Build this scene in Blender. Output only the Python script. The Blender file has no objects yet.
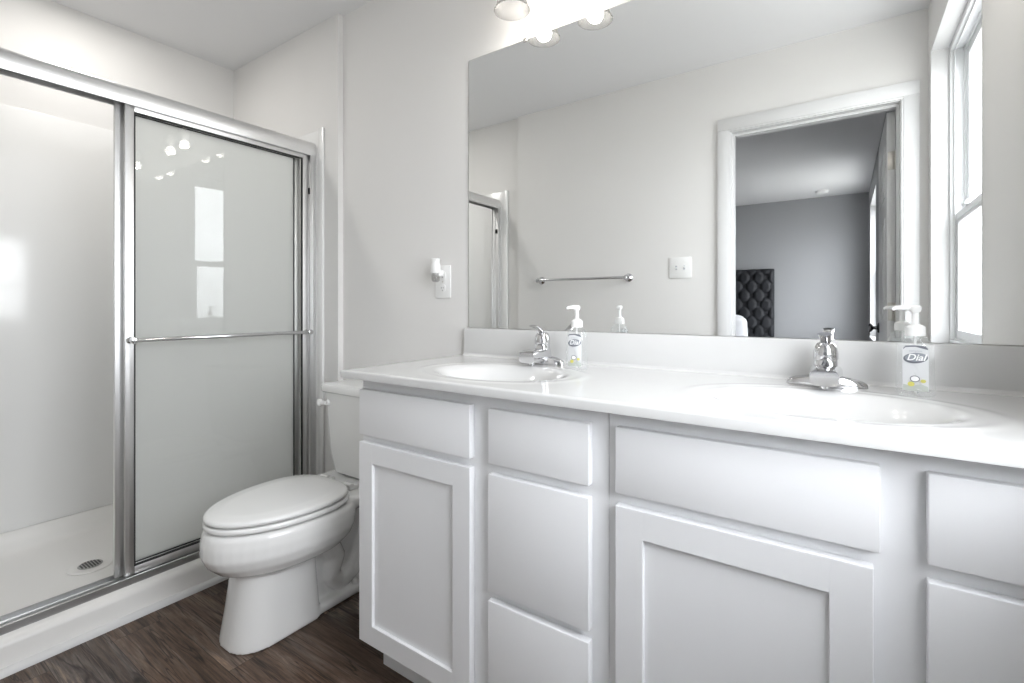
import bpy, bmesh, math, random
from mathutils import Vector, Matrix
PI = math.pi
random.seed(4)
S = bpy.context.scene
COL = S.collection

# ------------------------------------------------------------------ camera, world, light, exposure
cam_d = bpy.data.cameras.new('camera'); cam = bpy.data.objects.new('camera', cam_d); COL.objects.link(cam)
cam.location = (0, 0, 1.097); cam.rotation_euler = (PI/2, 0, math.radians(34.648))
cam_d.sensor_width = 36; cam_d.lens = 485.2/1024*36
cam_d.shift_x = 0.00274; cam_d.shift_y = -0.0345; cam_d.clip_start = 0.01
S.camera = cam
S.view_settings.view_transform = 'Standard'; S.view_settings.look = 'None'
S.view_settings.gamma = 1; S.view_settings.use_curve_mapping = False
S.view_settings.exposure = 0.55
SKY = 9.8
LAMP_W = 1.05
SHOWER_W = 3.1

w = bpy.data.worlds.new('world'); S.world = w; w.use_nodes = True
nt = w.node_tree; nt.nodes.clear()
wo = nt.nodes.new('ShaderNodeOutputWorld'); bg = nt.nodes.new('ShaderNodeBackground')
tc = nt.nodes.new('ShaderNodeTexCoord'); sp = nt.nodes.new('ShaderNodeSeparateXYZ'); cr = nt.nodes.new('ShaderNodeValToRGB')
mr = nt.nodes.new('ShaderNodeMapRange'); mr.inputs[1].default_value = -1; mr.inputs[2].default_value = 1
nt.links.new(tc.outputs['Generated'], sp.inputs[0]); nt.links.new(sp.outputs[2], mr.inputs[0]); nt.links.new(mr.outputs[0], cr.inputs[0])
e = cr.color_ramp.elements
e[0].position = 0.40; e[0].color = (.34, .345, .34, 1); e[1].position = 0.56; e[1].color = (.93, .96, 1, 1)
nt.links.new(cr.outputs[0], bg.inputs[0])
bg.inputs[1].default_value = SKY
nt.links.new(bg.outputs[0], wo.inputs[0])

def portal(name, loc, rot, sx, sy):
    l = bpy.data.lights.new(name, 'AREA'); l.shape = 'RECTANGLE'; l.size = sx; l.size_y = sy
    l.cycles.is_portal = True
    o = bpy.data.objects.new(name, l); COL.objects.link(o); o.location = loc; o.rotation_euler = rot
portal('window_portal', (0.52, 0.515, 1.58), (0, PI/2, 0), 1.32, 1.0)      # marks where sky light enters
portal('bedroom_window_portal', (0.50, -3.355, 1.48), (0, PI/2, 0), 1.5, 1.2)

# ------------------------------------------------------------------ materials
def mat(name, col, rough=.5, metal=0, spec=.5, bump=0, bscale=60, var=0, vscale=3, coat=0, emis=None, estr=0, trans=0, ior=1.45, sss=0):
    m = bpy.data.materials.new(name); m.use_nodes = True
    n = m.node_tree; b = n.nodes['Principled BSDF']
    b.inputs['Base Color'].default_value = (*col, 1); b.inputs['Roughness'].default_value = rough
    b.inputs['Metallic'].default_value = metal; b.inputs['Specular IOR Level'].default_value = spec
    b.inputs['Coat Weight'].default_value = coat; b.inputs['Coat Roughness'].default_value = .05
    b.inputs['Transmission Weight'].default_value = trans; b.inputs['IOR'].default_value = ior
    if emis: b.inputs['Emission Color'].default_value = (*emis, 1); b.inputs['Emission Strength'].default_value = estr
    t = n.nodes.new('ShaderNodeTexCoord')
    if var:
        nz = n.nodes.new('ShaderNodeTexNoise'); nz.inputs['Scale'].default_value = vscale; nz.inputs['Detail'].default_value = 3
        n.links.new(t.outputs['Object'], nz.inputs['Vector'])
        r = n.nodes.new('ShaderNodeValToRGB')
        r.color_ramp.elements[0].position = .3; r.color_ramp.elements[1].position = .7
        r.color_ramp.elements[0].color = (*[c*(1-var) for c in col], 1); r.color_ramp.elements[1].color = (*[min(1, c*(1+var)) for c in col], 1)
        n.links.new(nz.outputs['Fac'], r.inputs[0]); n.links.new(r.outputs[0], b.inputs['Base Color'])
    if bump:
        nz = n.nodes.new('ShaderNodeTexNoise'); nz.inputs['Scale'].default_value = bscale; nz.inputs['Detail'].default_value = 3
        n.links.new(t.outputs['Object'], nz.inputs['Vector'])
        bp = n.nodes.new('ShaderNodeBump'); bp.inputs['Strength'].default_value = bump; bp.inputs['Distance'].default_value = .001
        n.links.new(nz.outputs['Fac'], bp.inputs['Height']); n.links.new(bp.outputs[0], b.inputs['Normal'])
    return m

def glass(name, tint=(1, 1, 1), f0=.05, haze=0.0, hcol=(.8, .8, .8), hrough=0.0, fk=.8):
    """thin pane: Fresnel reflection over straight transmission, with an optional milky share"""
    m = bpy.data.materials.new(name); m.use_nodes = True; n = m.node_tree; n.nodes.clear()
    out = n.nodes.new('ShaderNodeOutputMaterial'); tr = n.nodes.new('ShaderNodeBsdfTransparent'); tr.inputs[0].default_value = (*tint, 1)
    gl = n.nodes.new('ShaderNodeBsdfGlossy'); gl.inputs['Roughness'].default_value = hrough; gl.inputs[0].default_value = (1, 1, 1, 1)
    lw = n.nodes.new('ShaderNodeLayerWeight'); lw.inputs[0].default_value = .5
    pw = n.nodes.new('ShaderNodeMath'); pw.operation = 'POWER'; n.links.new(lw.outputs['Facing'], pw.inputs[0]); pw.inputs[1].default_value = 5
    fr = n.nodes.new('ShaderNodeMath'); fr.operation = 'MULTIPLY_ADD'; n.links.new(pw.outputs[0], fr.inputs[0]); fr.inputs[1].default_value = fk; fr.inputs[2].default_value = f0
    mx = n.nodes.new('ShaderNodeMixShader'); n.links.new(fr.outputs[0], mx.inputs[0]); n.links.new(gl.outputs[0], mx.inputs[2])
    src = tr
    if haze:
        tl = n.nodes.new('ShaderNodeBsdfTranslucent'); tl.inputs[0].default_value = (*hcol, 1)
        df = n.nodes.new('ShaderNodeBsdfDiffuse'); df.inputs[0].default_value = (*hcol, 1)
        ms = n.nodes.new('ShaderNodeMixShader'); ms.inputs[0].default_value = .5
        n.links.new(tl.outputs[0], ms.inputs[1]); n.links.new(df.outputs[0], ms.inputs[2])
        mh = n.nodes.new('ShaderNodeMixShader'); mh.inputs[0].default_value = haze
        n.links.new(tr.outputs[0], mh.inputs[1]); n.links.new(ms.outputs[0], mh.inputs[2]); src = mh
    n.links.new(src.outputs[0], mx.inputs[1]); n.links.new(mx.outputs[0], out.inputs[0])
    return m

M = {}
M['wall'] = mat('warm grey wall paint', (.79, .78, .765), .75, bump=.15, bscale=350, var=.01, vscale=2)
M['bedwall_dimmed'] = mat('wall paint darkened for dim bedroom', (.40, .405, .415), .8, bump=.15, bscale=350)  # same wall paint; the bedroom's dimmer light is put into this darker colour
M['ceiling'] = mat('flat ceiling white', (.80, .80, .805), .9, bump=.15, bscale=300)
M['trim'] = mat('semi gloss white trim', (.70, .70, .70), .35, bump=.02, bscale=40)
M['vinyl'] = mat('white window vinyl', (.86, .87, .88), .35, bump=.02)
M['acrylic'] = mat('white shower acrylic', (.87, .87, .86), .16, coat=.2, bump=.03, bscale=8)
M['pan'] = mat('white shower pan', (.83, .82, .80), .35, bump=.12, bscale=500)
M['cab'] = mat('white painted cabinet', (.91, .915, .93), .42, bump=.02, bscale=120)
M['marble'] = mat('white cultured marble', (.69, .69, .685), .14, coat=.3, var=.012, vscale=6)
M['china'] = mat('white vitreous china', (.95, .95, .94), .08, coat=.5, var=.01, vscale=4)
M['seat'] = mat('white toilet seat plastic', (.95, .95, .94), .2, coat=.2, bump=.01)
M['chrome'] = mat('polished chrome', (.66, .66, .67), .06, 1, bump=.01, bscale=5)
M['brushed'] = mat('bright shower frame metal', (.80, .80, .80), .40, 1, bump=.02, bscale=200)
M['track'] = mat('sill track metal darkened for reflection', (.55, .55, .55), .28, 1, bump=.02, bscale=200)  # frame metal; its reflection of the dark floor is put into the colour
M['dark'] = mat('black rubber seal', (.03, .03, .03), .6, bump=.05)
M['nickel'] = mat('satin nickel', (.62, .60, .56), .3, 1, bump=.03)
M['knob'] = mat('dark pewter knob', (.16, .16, .17), .25, 1, bump=.02)
M['mirror'] = mat('silvered mirror', (.93, .94, .935), 0.0, 1)
M['plate'] = mat('white wall plate plastic', (.87, .87, .86), .3, bump=.01)
M['slot'] = mat('dark slot', (.08, .08, .08), .6, bump=.02)
M['grate'] = mat('dull steel grate', (.45, .45, .44), .35, 1, bump=.05)
M['white_plastic'] = mat('white pump plastic', (.9, .9, .89), .3, bump=.01)
M['pane'] = glass('window pane glass')
M['clear_glass'] = glass('clear shower glass', (.97, .975, .97), .018)
M['frost_glass'] = glass('obscure shower glass', (.96, .965, .96), .012, .62, (.93, .935, .93), .25)
M['bottle'] = glass('clear bottle plastic', (.985, .99, .99), .03, .10, (.93, .95, .95), .03, .35)
M['bulbglass'] = glass('small oil bulb glass', (.75, .75, .74), .06, .1, (.8, .8, .8), .02)
M['label'] = mat('silver grey label', (.70, .71, .72), .35, bump=.01)
M['label_dark'] = mat('label charcoal print', (.16, .17, .2), .4, bump=.01)
M['label_grey'] = mat('label mid grey print', (.50, .52, .56), .4, bump=.01)
M['label_blue'] = mat('label slate print', (.30, .32, .35), .4, bump=.01)
M['label_white'] = mat('label white print', (.93, .93, .93), .4, bump=.01)
M['label_yellow'] = mat('label yellow print', (.66, .62, .16), .4, bump=.01)
M['label_green'] = mat('label sage print', (.50, .53, .49), .4, bump=.01)
M['tuft'] = mat('black tufted velvet', (.020, .021, .025), .6, bump=.3, bscale=300)
M['linen'] = mat('white bed linen', (.8, .8, .82), .8, bump=.4, bscale=60)
M['carpet'] = mat('beige grey carpet', (.60, .57, .54), .95, bump=.8, bscale=400, var=.08, vscale=200)
M['bark'] = mat('tree bark', (.2, .17, .14), .9, bump=.5, bscale=20)

def shade_mat():
    m = bpy.data.materials.new('seeded white lamp glass'); m.use_nodes = True; n = m.node_tree; n.nodes.clear(); L = n.links.new
    out = n.nodes.new('ShaderNodeOutputMaterial')
    tl = n.nodes.new('ShaderNodeBsdfTranslucent'); tl.inputs[0].default_value = (.10, .10, .098, 1)
    df = n.nodes.new('ShaderNodeBsdfDiffuse'); df.inputs[0].default_value = (.16, .16, .158, 1)
    tr = n.nodes.new('ShaderNodeBsdfTransparent'); tr.inputs[0].default_value = (.97, .97, .97, 1)
    lw = n.nodes.new('ShaderNodeLayerWeight'); lw.inputs[0].default_value = .5
    mr_ = n.nodes.new('ShaderNodeMapRange'); L(lw.outputs['Facing'], mr_.inputs[0]); mr_.inputs[1].default_value = .2; mr_.inputs[2].default_value = .95; mr_.inputs[3].default_value = .30; mr_.inputs[4].default_value = .85
    a = n.nodes.new('ShaderNodeMixShader'); a.inputs[0].default_value = .5
    b = n.nodes.new('ShaderNodeMixShader')
    L(tl.outputs[0], a.inputs[1]); L(df.outputs[0], a.inputs[2]); L(mr_.outputs[0], b.inputs[0]); L(tr.outputs[0], b.inputs[1]); L(a.outputs[0], b.inputs[2])
    L(b.outputs[0], out.inputs[0])
    return m
M['shade'] = shade_mat()
M['diffuser'] = mat('lit diffuser', (1, 1, 1), .5, emis=(1, .97, .93), estr=4)
M['bulb'] = mat('lit bulb', (1, 1, 1), .4, emis=(1, .95, .88), estr=3.5)

def floor_mat():
    m = bpy.data.materials.new('dark rustic vinyl plank'); m.use_nodes = True; n = m.node_tree; L = n.links.new
    b = n.nodes['Principled BSDF']; b.inputs['Specular IOR Level'].default_value = .4
    t = n.nodes.new('ShaderNodeTexCoord')
    br = n.nodes.new('ShaderNodeTexBrick')
    br.inputs['Scale'].default_value = 1; br.inputs['Brick Width'].default_value = 1.21; br.inputs['Row Height'].default_value = .152
    br.inputs['Mortar Size'].default_value = .0008; br.inputs['Mortar Smooth'].default_value = .3; br.offset = .37; br.squash = 1
    br.inputs['Color1'].default_value = (0, 0, 0, 1); br.inputs['Color2'].default_value = (1, 1, 1, 1); br.inputs['Mortar'].default_value = (.5, .5, .5, 1)
    mp0 = n.nodes.new('ShaderNodeMapping'); mp0.inputs['Location'].default_value = (.31, .04, 0)
    L(t.outputs['Object'], mp0.inputs[0]); L(mp0.outputs[0], br.inputs['Vector'])
    # grain, offset per plank
    mul = n.nodes.new('ShaderNodeVectorMath'); mul.operation = 'SCALE'; L(br.outputs['Color'], mul.inputs[0]); mul.inputs[3].default_value = 9
    add = n.nodes.new('ShaderNodeVectorMath'); L(mp0.outputs[0], add.inputs[0]); L(mul.outputs[0], add.inputs[1])
    def noise(sx, sy, sc, det, dist, rough=.6):
        mp = n.nodes.new('ShaderNodeMapping'); mp.inputs['Scale'].default_value = (sx, sy, 1); L(add.outputs[0], mp.inputs[0])
        nz = n.nodes.new('ShaderNodeTexNoise'); nz.inputs['Scale'].default_value = sc; nz.inputs['Detail'].default_value = det
        nz.inputs['Distortion'].default_value = dist; nz.inputs['Roughness'].default_value = rough
        L(mp.outputs[0], nz.inputs['Vector']); return nz.outputs['Fac']
    base = n.nodes.new('ShaderNodeValToRGB'); L(noise(1.0, 7.5, 2.2, 7, .9), base.inputs[0])
    E = base.color_ramp.elements
    E[0].position = .32; E[0].color = (.032, .020, .014, 1); E[1].position = .68; E[1].color = (.33, .24, .175, 1)
    x = E.new(.50); x.color = (.125, .083, .058, 1); x = E.new(.60); x.color = (.175, .135, .112, 1)
    fine = n.nodes.new('ShaderNodeValToRGB'); L(noise(3, 60, 3, 8, .3, .7), fine.inputs[0])
    fine.color_ramp.elements[0].position = .35; fine.color_ramp.elements[0].color = (.42, .42, .43, 1)
    fine.color_ramp.elements[1].position = .62; fine.color_ramp.elements[1].color = (1.15, 1.12, 1.1, 1)
    m1 = n.nodes.new('ShaderNodeMix'); m1.data_type = 'RGBA'; m1.blend_type = 'MULTIPLY'; m1.inputs[0].default_value = 1
    L(base.outputs[0], m1.inputs[6]); L(fine.outputs[0], m1.inputs[7])
    # dark cracks along the grain
    ck = n.nodes.new('ShaderNodeValToRGB'); L(noise(.55, 10, 2.6, 3, .7, .5), ck.inputs[0])
    q = ck.color_ramp.elements; q[0].position = .478; q[0].color = (1, 1, 1, 1); q[1].position = .522; q[1].color = (1, 1, 1, 1)
    z = q.new(.5); z.color = (.22, .20, .19, 1)
    m2 = n.nodes.new('ShaderNodeMix'); m2.data_type = 'RGBA'; m2.blend_type = 'MULTIPLY'; m2.inputs[0].default_value = 1
    L(m1.outputs[2], m2.inputs[6]); L(ck.outputs[0], m2.inputs[7])
    # plank tone: some greyer, some browner
    tone = n.nodes.new('ShaderNodeValToRGB'); L(br.outputs['Color'], tone.inputs[0])
    tone.color_ramp.elements[0].color = (.78, .84, .92, 1); tone.color_ramp.elements[1].color = (1.2, 1.12, 1.05, 1)
    m3 = n.nodes.new('ShaderNodeMix'); m3.data_type = 'RGBA'; m3.blend_type = 'MULTIPLY'; m3.inputs[0].default_value = 1
    L(m2.outputs[2], m3.inputs[6]); L(tone.outputs[0], m3.inputs[7])
    m4 = n.nodes.new('ShaderNodeMix'); m4.data_type = 'RGBA'; L(br.outputs['Fac'], m4.inputs[0])
    L(m3.outputs[2], m4.inputs[6]); m4.inputs[7].default_value = (.02, .015, .012, 1)
    L(m4.outputs[2], b.inputs['Base Color'])
    b.inputs['Roughness'].default_value = .45
    bp = n.nodes.new('ShaderNodeBump'); bp.inputs['Strength'].default_value = .25; bp.inputs['Distance'].default_value = .001
    L(fine.outputs[0], bp.inputs['Height']); L(bp.outputs[0], b.inputs['Normal'])
    return m
M['floor'] = floor_mat()

# ------------------------------------------------------------------ mesh helpers (world coordinates)
class MB:
    def __init__(s): s.bm = bmesh.new()
    def _merge(s, b):
        me = bpy.data.meshes.new('t'); b.to_mesh(me); b.free(); s.bm.from_mesh(me); bpy.data.meshes.remove(me)
    def box(s, x0, x1, y0, y1, z0, z1, bev=0, seg=2, mtx=None):
        b = bmesh.new(); bmesh.ops.create_cube(b, size=1)
        for v in b.verts: v.co = Vector(((x0+x1)/2+v.co.x*(x1-x0), (y0+y1)/2+v.co.y*(y1-y0), (z0+z1)/2+v.co.z*(z1-z0)))
        if bev: bmesh.ops.bevel(b, geom=b.edges[:], offset=bev, segments=seg, affect='EDGES', profile=.5)
        if mtx: bmesh.ops.transform(b, matrix=mtx, verts=b.verts)
        s._merge(b); return s
    def rings(s, rs, cap=True, close=False):
        b = bmesh.new(); R = [[b.verts.new(Vector(p)) for p in r] for r in rs]; n = len(rs[0])
        m = len(R)
        for i in range(m if close else m-1):
            A, B = R[i], R[(i+1) % m]
            for k in range(n): b.faces.new((A[k], A[(k+1) % n], B[(k+1) % n], B[k]))
        if cap and not close: b.faces.new(R[0][::-1]); b.faces.new(R[-1])
        bmesh.ops.recalc_face_normals(b, faces=b.faces); s._merge(b); return s
    def lathe(s, prof, c=(0, 0, 0), seg=32, sx=1, sy=1, cap=True, axis=None):
        rs = []
        q = Vector((0, 0, 1)).rotation_difference(Vector(axis)) if axis else None
        for r, z in prof:
            ring = []
            for k in range(seg):
                a = 2*PI*k/seg; p = Vector((r*math.cos(a)*sx, r*math.sin(a)*sy, z))
                if q: p = q @ p
                ring.append(p+Vector(c))
            rs.append(ring)
        return s.rings(rs, cap)
    def cyl(s, p0, p1, r0, r1=None, seg=20):
        p0, p1 = Vector(p0), Vector(p1); d = p1-p0
        return s.lathe([(r0, 0), (r0 if r1 is None else r1, d.length)], p0, seg, axis=d.normalized())
    def tube(s, pts, r, seg=14):
        pts = [Vector(p) for p in pts]; rs = []; up = Vector((0, 0, 1)); prev = None
        for i, p in enumerate(pts):
            d = (pts[min(i+1, len(pts)-1)]-pts[max(i-1, 0)]).normalized()
            if prev is None: a = d.orthogonal().normalized()
            else: a = (prev-d*prev.dot(d)).normalized()
            prev = a; bb = d.cross(a); rr = r[i] if isinstance(r, (list, tuple)) else r
            rs.append([p+a*rr*math.cos(2*PI*k/seg)+bb*rr*math.sin(2*PI*k/seg) for k in range(seg)])
        return s.rings(rs)
    def prism(s, poly, axis, a0, a1, bev=0):
        """extrude a 2D polygon along an axis; poly in the remaining two axes in order"""
        def P(u, v, w): return {'x': (w, u, v), 'y': (u, w, v), 'z': (u, v, w)}[axis]
        b = bmesh.new(); A = [b.verts.new(P(u, v, a0)) for u, v in poly]; B = [b.verts.new(P(u, v, a1)) for u, v in poly]
        n = len(poly); b.faces.new(A[::-1]); b.faces.new(B)
        for k in range(n): b.faces.new((A[k], A[(k+1) % n], B[(k+1) % n], B[k]))
        bmesh.ops.recalc_face_normals(b, faces=b.faces)
        if bev: bmesh.ops.bevel(b, geom=b.edges[:], offset=bev, segments=2, affect='EDGES')
        s._merge(b); return s
    def xf(s, m): bmesh.ops.transform(s.bm, matrix=m, verts=s.bm.verts); return s
    def build(s, name, m, parent=None, loc=None, smooth=True, angle=35):
        o_ = Vector(loc) if loc else (org(parent) if parent else Vector((0, 0, 0)))
        me = bpy.data.meshes.new(name)
        bmesh.ops.translate(s.bm, vec=-o_, verts=s.bm.verts)
        if smooth:
            for f in s.bm.faces: f.smooth = True
            ca = math.radians(angle)
            for ed in s.bm.edges:
                if len(ed.link_faces) == 2 and ed.calc_face_angle(0) > ca: ed.smooth = False
        s.bm.to_mesh(me); s.bm.free(); me.materials.append(m)
        o = bpy.data.objects.new(name, me); COL.objects.link(o)
        if parent: o.parent = parent
        else: o.location = o_
        o['org'] = list(o_)
        return o
def org(o): return Vector(o['org'])
def thing(name, label, cat, loc, group=None):
    o = bpy.data.objects.new(name, None); COL.objects.link(o); o.empty_display_size = .05
    o.location = loc; o['org'] = list(loc); tag(o, label, cat, group); return o
def tag(o, label, cat, group=None):
    o['label'] = label; o['category'] = cat
    if group: o['group'] = group
    return o
def struct(name, mb, m, parent=None, smooth=False):
    o = mb.build(name, m, parent, smooth=smooth)
    if not parent: o['kind'] = 'structure'
    return o
def copy_tree(o, parent=None):
    c = o.copy(); COL.objects.link(c)
    if parent: c.parent = parent
    for ch in list(o.children): copy_tree(ch, c)
    return c

# ------------------------------------------------------------------ key dimensions
D = 1.44; YO = -.063; YB = -.18            # mirror wall, door wall (bath face, bedroom face)
XR = .317; XBK = -2.927; XS = -2.119       # window wall, shower back wall, shower door plane
JX = -1.949; YJ = 1.412; YJ2 = -.09       # shower end walls jut in here
H = 2.467
BX = .24; BY = -4.37; BL = -3.6            # bedroom walls
WT = 2.23

# ------------------------------------------------------------------ room shell
struct('floor', MB().box(-3.1, .47, YB, 1.6, -.1, 0), M['floor'])
struct('floor_bedroom', MB().box(BL-.1, .39, BY-.12, YB, -.1, 0), M['carpet'])
struct('ceiling', MB().box(-3.1, .47, YB+.05, 1.6, H, H+.1), M['ceiling'])
struct('ceiling_bedroom', MB().box(BL-.1, .39, BY-.12, YB+.05, H, H+.1), M['ceiling'])
struct('wall_north', MB().box(JX, .6, D, D+.12, 0, H), M['wall'])
struct('wall_north_shower', MB().box(XBK-.1, JX, YJ, D+.12, 0, H, ), M['wall'])
struct('wall_west', MB().box(XBK-.1, XBK, YB, D+.12, 0, H), M['wall'])
struct('wall_south_shower', MB().box(XBK, JX-.002, YB, YJ2, 0, H), M['wall'])
DL, DR, DH = -.520, .215, 2.065
mb = MB(); mb.box(JX, DL-.015, YB, YO, 0, H); mb.box(DR+.015, XR, YB, YO, 0, H); mb.box(DL-.015, DR+.015, YB, YO, DH+.015, H)
struct('wall_south', mb, M['wall'])
def window_wall(name, x0, x1, ya, yb, oy0, oy1, z0, z1, m):
    mb = MB(); mb.box(x0, x1, ya, oy0, 0, H); mb.box(x0, x1, oy1, yb, 0, H)
    mb.box(x0, x1, oy0, oy1, 0, z0); mb.box(x0, x1, oy0, oy1, z1, H); struct(name, mb, m)
WY0, WY1, WZ0 = .03, 1.0, .925
window_wall('wall_east', XR, XR+.16, YB+.02, D, WY0, WY1, WZ0, WT, M['wall'])
BW0, BW1, BWZ = -3.95, -2.76, .75
mb = MB(); x0, x1 = BX, BX+.15
for a, b_ in ((BY, BW0), (BW1, YB+.02)): mb.box(x0, x1, a, b_, 0, H)
for a, b_ in ((BW0, BW1),): mb.box(x0, x1, a, b_, 0, BWZ); mb.box(x0, x1, a, b_, WT, H)
struct('wall_bedroom_east', mb, M['bedwall_dimmed'])
struct('wall_bedroom_south', MB().box(BL-.1, BX+.15, BY-.12, BY, 0, H), M['bedwall_dimmed'])
struct('wall_bedroom_west', MB().box(BL-.1, BL, BY, YB, 0, H), M['bedwall_dimmed'])
mb = MB(); mb.box(BL, DL-.015, YB-.004, YB, 0, H); mb.box(DR+.015, BX, YB-.004, YB, 0, H); mb.box(DL-.015, DR+.015, YB-.004, YB, DH+.015, H)
struct('wall_bedroom_north', mb, M['bedwall_dimmed'])

# door lining and casings
mb = MB(); mb.box(DL-.015, DL, YB-.006, YO+.004, 0, DH+.015); mb.box(DR, DR+.015, YB-.006, YO+.004, 0, DH+.015); mb.box(DL, DR, YB-.006, YO+.004, DH, DH+.015)
mb.box(DL, DL+.011, YB+.045, YB+.08, 0, DH-.011); mb.box(DR-.011, DR, YB+.045, YB+.08, 0, DH-.011); mb.box(DL, DR, YB+.045, YB+.08, DH-.011, DH)
struct('trim_1', mb, M['trim'])
def casing(name, yw, sgn, wl, wr, wt):
    # stepped profile: thin inner edge, thick outer back band
    mb = MB()
    for a, b, t in ((0.004, .014, .013), (.013, None, .017)):
        bl, brr, bt = (wl if b is None else b), (wr if b is None else b), (wt if b is None else b)
        if a >= brr: 
            brr = a+.002
        y0, y1 = sorted((yw, yw+sgn*t))
        mb.box(DL-bl, DL-a, y0, y1, 0, DH+a, .002)
        mb.box(DR+a, DR+brr, y0, y1, 0, DH+a, .002)
        mb.box(DL-bl, DR+brr, y0, y1, DH+a, DH+bt, .002)
    return struct(name, mb, M['trim'], smooth=True)
casing('trim_2', YO, 1, .068, .070, .078)
mb = MB(); y0, y1 = YB-.020, YB-.004
mb.box(DL-.08, DL-.004, y0, y1, 0, DH+.08, .002); mb.box(DL-.08, BX-.002, y0, y1, DH+.004, DH+.08, .002)
struct('trim_3', mb, M['trim'])

# baseboards
def base(name, x0, x1, y0, y1): struct(name, MB().box(x0, x1, y0, y1, 0, .085, .003), M['trim'])
base('baseboard_north', JX, -1.17, D-.014, D)
base('baseboard_jog', JX+.001, JX+.015, YJ, D-.014)
base('baseboard_south', JX+.002, DL-.09, YO, YO+.014)
base('baseboard_east', XR-.014, XR, .035, .90)
base('baseboard_bedroom_south', BL, BX, BY, BY+.014)
base('baseboard_bedroom_east', BX-.014, BX, BY+.014, -1.0)

# ------------------------------------------------------------------ windows (double hung)
def dh_window(idx, xin, y0, y1, z0, z1, rail):
    """xin: inner face of frame; opening y0..y1, z0..z1"""
    r = bpy.data.objects.new('window_%d' % idx, None); COL.objects.link(r); r['kind'] = 'structure'
    r.location = (xin, (y0+y1)/2, z0); r['org'] = list(r.location)
    f = MB(); t = .038; d = .085
    def frame(mb, ya, yb, za, zb, xa, xb, tw, th, bev=.003):
        mb.box(xa, xb, ya, ya+tw, za, zb, bev); mb.box(xa, xb, yb-tw, yb, za, zb, bev)
        mb.box(xa, xb, ya+tw, yb-tw, za, za+th, bev); mb.box(xa, xb, ya+tw, yb-tw, zb-th, zb, bev)
    frame(f, y0, y1, z0, z1, xin, xin+d, t*.55, t*.7)
    frame(f, y0+.02, y1-.02, z0+.02, z1-.02, xin+.012, xin+.016, .016, .016, .001)
    frame(f, y0+.02, y1-.02, z0+.02, z1-.02, xin+.044, xin+.05, .02, .02, .001)
    f.build('window_frame', M['vinyl'], r)
    a, b = y0+.030, y1-.030
    s1 = MB(); frame(s1, a, b, z0+.026, rail+.02, xin+.017, xin+.043, .045, .045); s1.box(xin+.013, xin+.017, a+.04, b-.04, rail-.012, rail-.002, .001)
    lower = s1.build('lower_sash', M['vinyl'], r)
    s2 = MB(); frame(s2, a, b, rail-.02, z1-.026, xin+.051, xin+.077, .045, .045)
    upper = s2.build('upper_sash', M['vinyl'], r)
    MB().box(xin+.028, xin+.032, a+.04, b-.04, z0+.06, rail-.02).build('pane', M['pane'], lower)
    MB().box(xin+.062, xin+.066, a+.04, b-.04, rail+.02, z1-.06).build('pane', M['pane'], upper)
    ym = (y0+y1)/2
    for yy in (ym-.22, ym+.22):
        MB().box(xin+.004, xin+.03, yy-.025, yy+.025, rail+.018, rail+.027, .003).cyl((xin+.016, yy, rail+.025), (xin+.016, yy, rail+.038), .010).build('sash_lock', M['vinyl'], lower)
    return r
dh_window(1, XR+.060, WY0, WY1, WZ0, WT, 1.475)
dh_window(2, BX+.055, BW0, BW1, BWZ, WT, 1.475)
mb = MB(); mb.box(XR-.012, XR+.062, WY0-.0, WY1+.0, WZ0-.0, WZ0+.012, .003)
struct('trim_4', mb, M['trim'], smooth=True)
# white painted returns of the window recess
mb = MB(); mb.box(XR-.001, XR+.06, WY0, WY0+.004, WZ0+.012, WT); mb.box(XR-.001, XR+.06, WY1-.004, WY1, WZ0+.012, WT); mb.box(XR-.001, XR+.06, WY0+.004, WY1-.004, WT-.004, WT)
struct('trim_5', mb, M['trim'])
mb = MB()
for BA, BB in ((BW0, BW1),):
    mb.box(BX-.012, BX+.057, BA, BB, BWZ, BWZ+.012, .003)
    mb.box(BX-.001, BX+.055, BA, BA+.004, BWZ+.012, WT); mb.box(BX-.001, BX+.055, BB-.004, BB, BWZ+.012, WT); mb.box(BX-.001, BX+.055, BA+.004, BB-.004, WT-.004, WT)
struct('trim_6', mb, M['trim'], smooth=True)

# ------------------------------------------------------------------ open door to the bedroom
dr = bpy.data.objects.new('door_1', None); COL.objects.link(dr); dr['kind'] = 'structure'
hx = DR-.008; dr.location = (hx, YB-.012, 0); dr['org'] = list(dr.location)
LW = .70; y1 = YB-.014; y0 = y1-LW
mb = MB(); mb.box(hx-.034, hx, y0, y1, .012, DH-.004, .001)
leaf = mb.build('door_leaf', M['trim'], dr)
for (za, zb) in ((.22, .82), (1.02, 1.55), (1.66, 1.92)):
    for (ya, yb) in ((y0+.11, y0+.32), (y0+.39, y1-.11)):
        p = MB(); 
        p.prism([(ya, za), (yb, za), (yb, zb), (ya, zb)], 'x', hx-.0375, hx-.034); p.box(hx-.040, hx-.034, ya+.03, yb-.03, za+.03, zb-.03, .003)
        p.build('door_panel', M['trim'], leaf)
for z in (1.82, 1.07, .25):
    h = MB(); h.box(hx-.030, hx+.001, y1+.0005, y1+.003, z-.045, z+.045, .0005); h.cyl((hx+.003, y1+.006, z-.046), (hx+.003, y1+.006, z+.046), .0055, seg=12)
    for dz in (-.03, 0, .03): h.cyl((hx-.014, y1+.002, z+dz), (hx-.014, y1+.0045, z+dz), .004, seg=10)
    h.build('hinge', M['nickel'], dr)
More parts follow.
